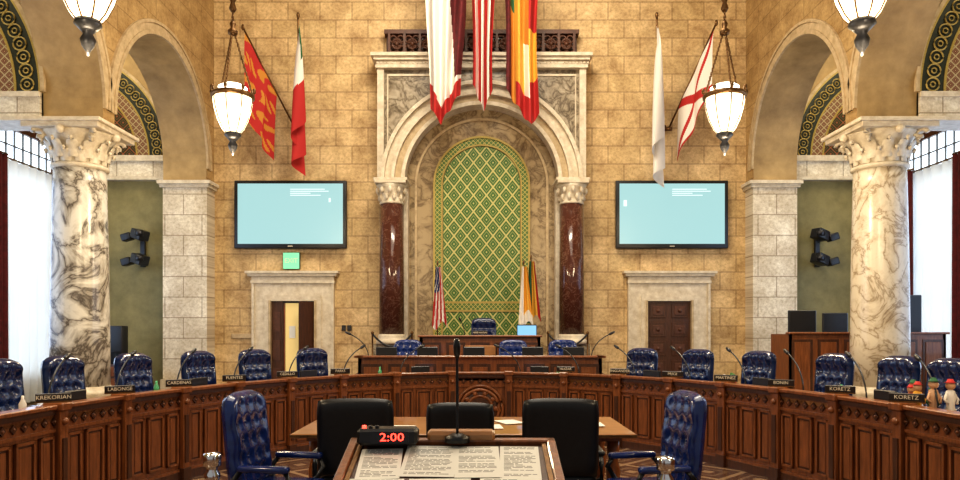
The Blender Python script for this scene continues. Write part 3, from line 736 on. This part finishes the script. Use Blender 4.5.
# ------------------------------------------------------------ lanterns
for (X,Y) in ((-3.88,11.3),(3.84,11.3),(-3.92,7.2),(3.82,7.2),(-3.9,3.1),(3.85,3.1)):
    b=B(); zr=5.34
    prof=[(.295,0),(.30,-.06),(.28,-.18),(.235,-.34),(.17,-.48),(.09,-.58),(.04,-.62)]
    b.lathe([(.28,.0)]+prof,m_glass,(0,0,zr),32)
    b.lathe([(.30,-.01),(.33,.0),(.335,.04),(.30,.07),(.26,.08),(.26,.0)],m_brass,(0,0,zr),32)
    b.lathe([(.20,.08),(.22,.16),(.16,.2)],m_glass2,(0,0,zr),24)
    for k in range(8):
        a=2*pi*k/8; b.tube([(r*1.02*cos(a),r*1.02*sin(a),zr+z) for r,z in prof],.009,m_brass,6)
        b.ball((.335*cos(a),.335*sin(a),zr+.1),.03,m_brass,(1,1,1.6),5)
    b.lathe([(.12,-.55),(.13,-.59),(.08,-.64),(.045,-.68),(.075,-.74),(.06,-.80),(.02,-.86),(.012,-.90)],m_metal,(0,0,zr),20)
    for k in range(3):
        a=2*pi*k/3+.5; n=15
        for j in range(n):
            t=(j+.5)/n; r=.31*(1-t)+.03*t; z=zr+.06+t*.95
            b.ball((r*cos(a),r*sin(a),z),.022,m_brass,(.7,.7,2.2),4)
    b.lathe([(.02,.98),(.07,1.0),(.08,1.05),(.03,1.1),(.05,1.16),(.02,1.22)],m_brass,(0,0,zr),16)
    zz=zr+1.22
    b.tube([(0,0,zz),(0,0,12.1)],.014,m_brass,6)
    while zz<12: b.ball((0,0,zz+.05),.03,m_brass,(.8,.8,1.5),4); zz+=.10
    b.lathe([(.03,1.35),(.06,1.4),(.03,1.5),(.06,1.55),(.02,1.6)],m_brass,(0,0,zr),12)
    b.lathe([(.02,11.9),(.12,12.05),(.14,12.1)],m_brass,(0,0,0),16)
    b.obj('hanging_lantern',(X,Y,0))
    l=bpy.data.lights.new('lantern_bulb','POINT'); l.energy=250; l.color=(1,.80,.52); l.shadow_soft_size=.3
    o=bpy.data.objects.new('lantern_bulb_light',l); scene.collection.objects.link(o); o.location=(X,Y,4.25)
# ------------------------------------------------------------ press box right, cabinet left
b=B()
panel_wall(5.9,8.9,13.75,0,1.62,6); b.b2(5.9,5.96,13.75,14.6,0,1.62,m_wood); b.b2(8.84,8.9,13.75,14.6,0,1.62,m_wood); b.b2(5.9,8.9,13.8,14.6,1.2,1.24,m_woodl)
b.obj('press_booth')
for X,w,h in ((6.35,.55,.45),(7.0,.5,.4),(7.9,.6,.5),(8.5,.4,.75)):
    b=B(); b.box(0,0,h/2+.4,w,.06,h,m_plast,.015); b.box(0,.035,h/2+.4,w-.06,.004,h-.06,m_screenb); b.tube([(0,.04,0),(0,.03,.5)],.025,m_plast); b.box(0,.04,.015,w*.5,.2,.03,m_plast); b.obj('computer_monitor',(X,14.2,1.24))
b=B(); b.box(0,0,.5,1.2,.5,1.0,m_plast,.02); b.box(0,-.26,.75,1.1,.02,.06,m_metal); b.box(.2,0,1.15,.5,.35,.3,m_plast,.02); b.obj('equipment_rack',(8.2,16.6,0))
b=B(); b.box(0,0,.45,1.0,.5,.9,m_wood2,.02)
for k in range(3): b.box(0,-.255,.2+.27*k,.9,.02,.22,m_wood)
b.obj('low_cabinet',(-8.3,16.9,0))
b=B(); b.box(0,0,.45,.35,.3,.9,m_plast,.03); b.lathe([(.12,-.01),(.13,.0)],m_metal,(0,-.15,.3),16); b.obj('loudspeaker',(-8.5,16.9,.9))
# ------------------------------------------------------------ lights
def area(name,loc,rot,sx,sy,e,col):
    l=bpy.data.lights.new(name,'AREA'); l.shape='RECTANGLE'; l.size=sx; l.size_y=sy; l.energy=e; l.color=col
    o=bpy.data.objects.new(name,l); scene.collection.objects.link(o); o.location=loc; o.rotation_euler=rot; return o
area('added_room_fill',(0,8,12.0),(0,0,0),5,12,640,(1,.92,.78))  # added fill under the unseen ceiling to light the room, no actual fixture
area('added_back_wall_fill',(0,11.5,11.9),(math.radians(38),0,0),4,1.5,560,(1,.88,.68))  # added lamp that brightens the back wall, not a fitting of the chamber
for sg in (-1,1):
    area('added_aisle_fill',(sg*9.1,15.4,9.3),(0,0,0),2,3,150,(1,.88,.62))  # both aisle lamps are added to brighten the aisle walls
    area('added_aisle_fill',(sg*9.1,10.5,9.3),(0,0,0),2,3,80,(1,.88,.62))
    area('window_daylight_light',(sg*10.0,12.5,3.2),(0,sg*pi/2,0),4,8,150,(.5,.68,1))
w=bpy.data.worlds.new('World'); scene.world=w; w.use_nodes=True
w.node_tree.nodes['Background'].inputs[0].default_value=(.92,.90,.86,1); w.node_tree.nodes['Background'].inputs[1].default_value=.32
# ------------------------------------------------------------ camera
cd=bpy.data.cameras.new('cam'); cd.sensor_width=36; cd.lens=27; cd.shift_y=.09375; cd.clip_end=100
co=bpy.data.objects.new('camera',cd); scene.collection.objects.link(co); co.location=(0,0,E); co.rotation_euler=(pi/2,0,0); scene.camera=co
scene.view_settings.view_transform='Standard'; scene.view_settings.exposure=.05
try: scene.view_settings.look='Medium High Contrast'
except Exception: pass
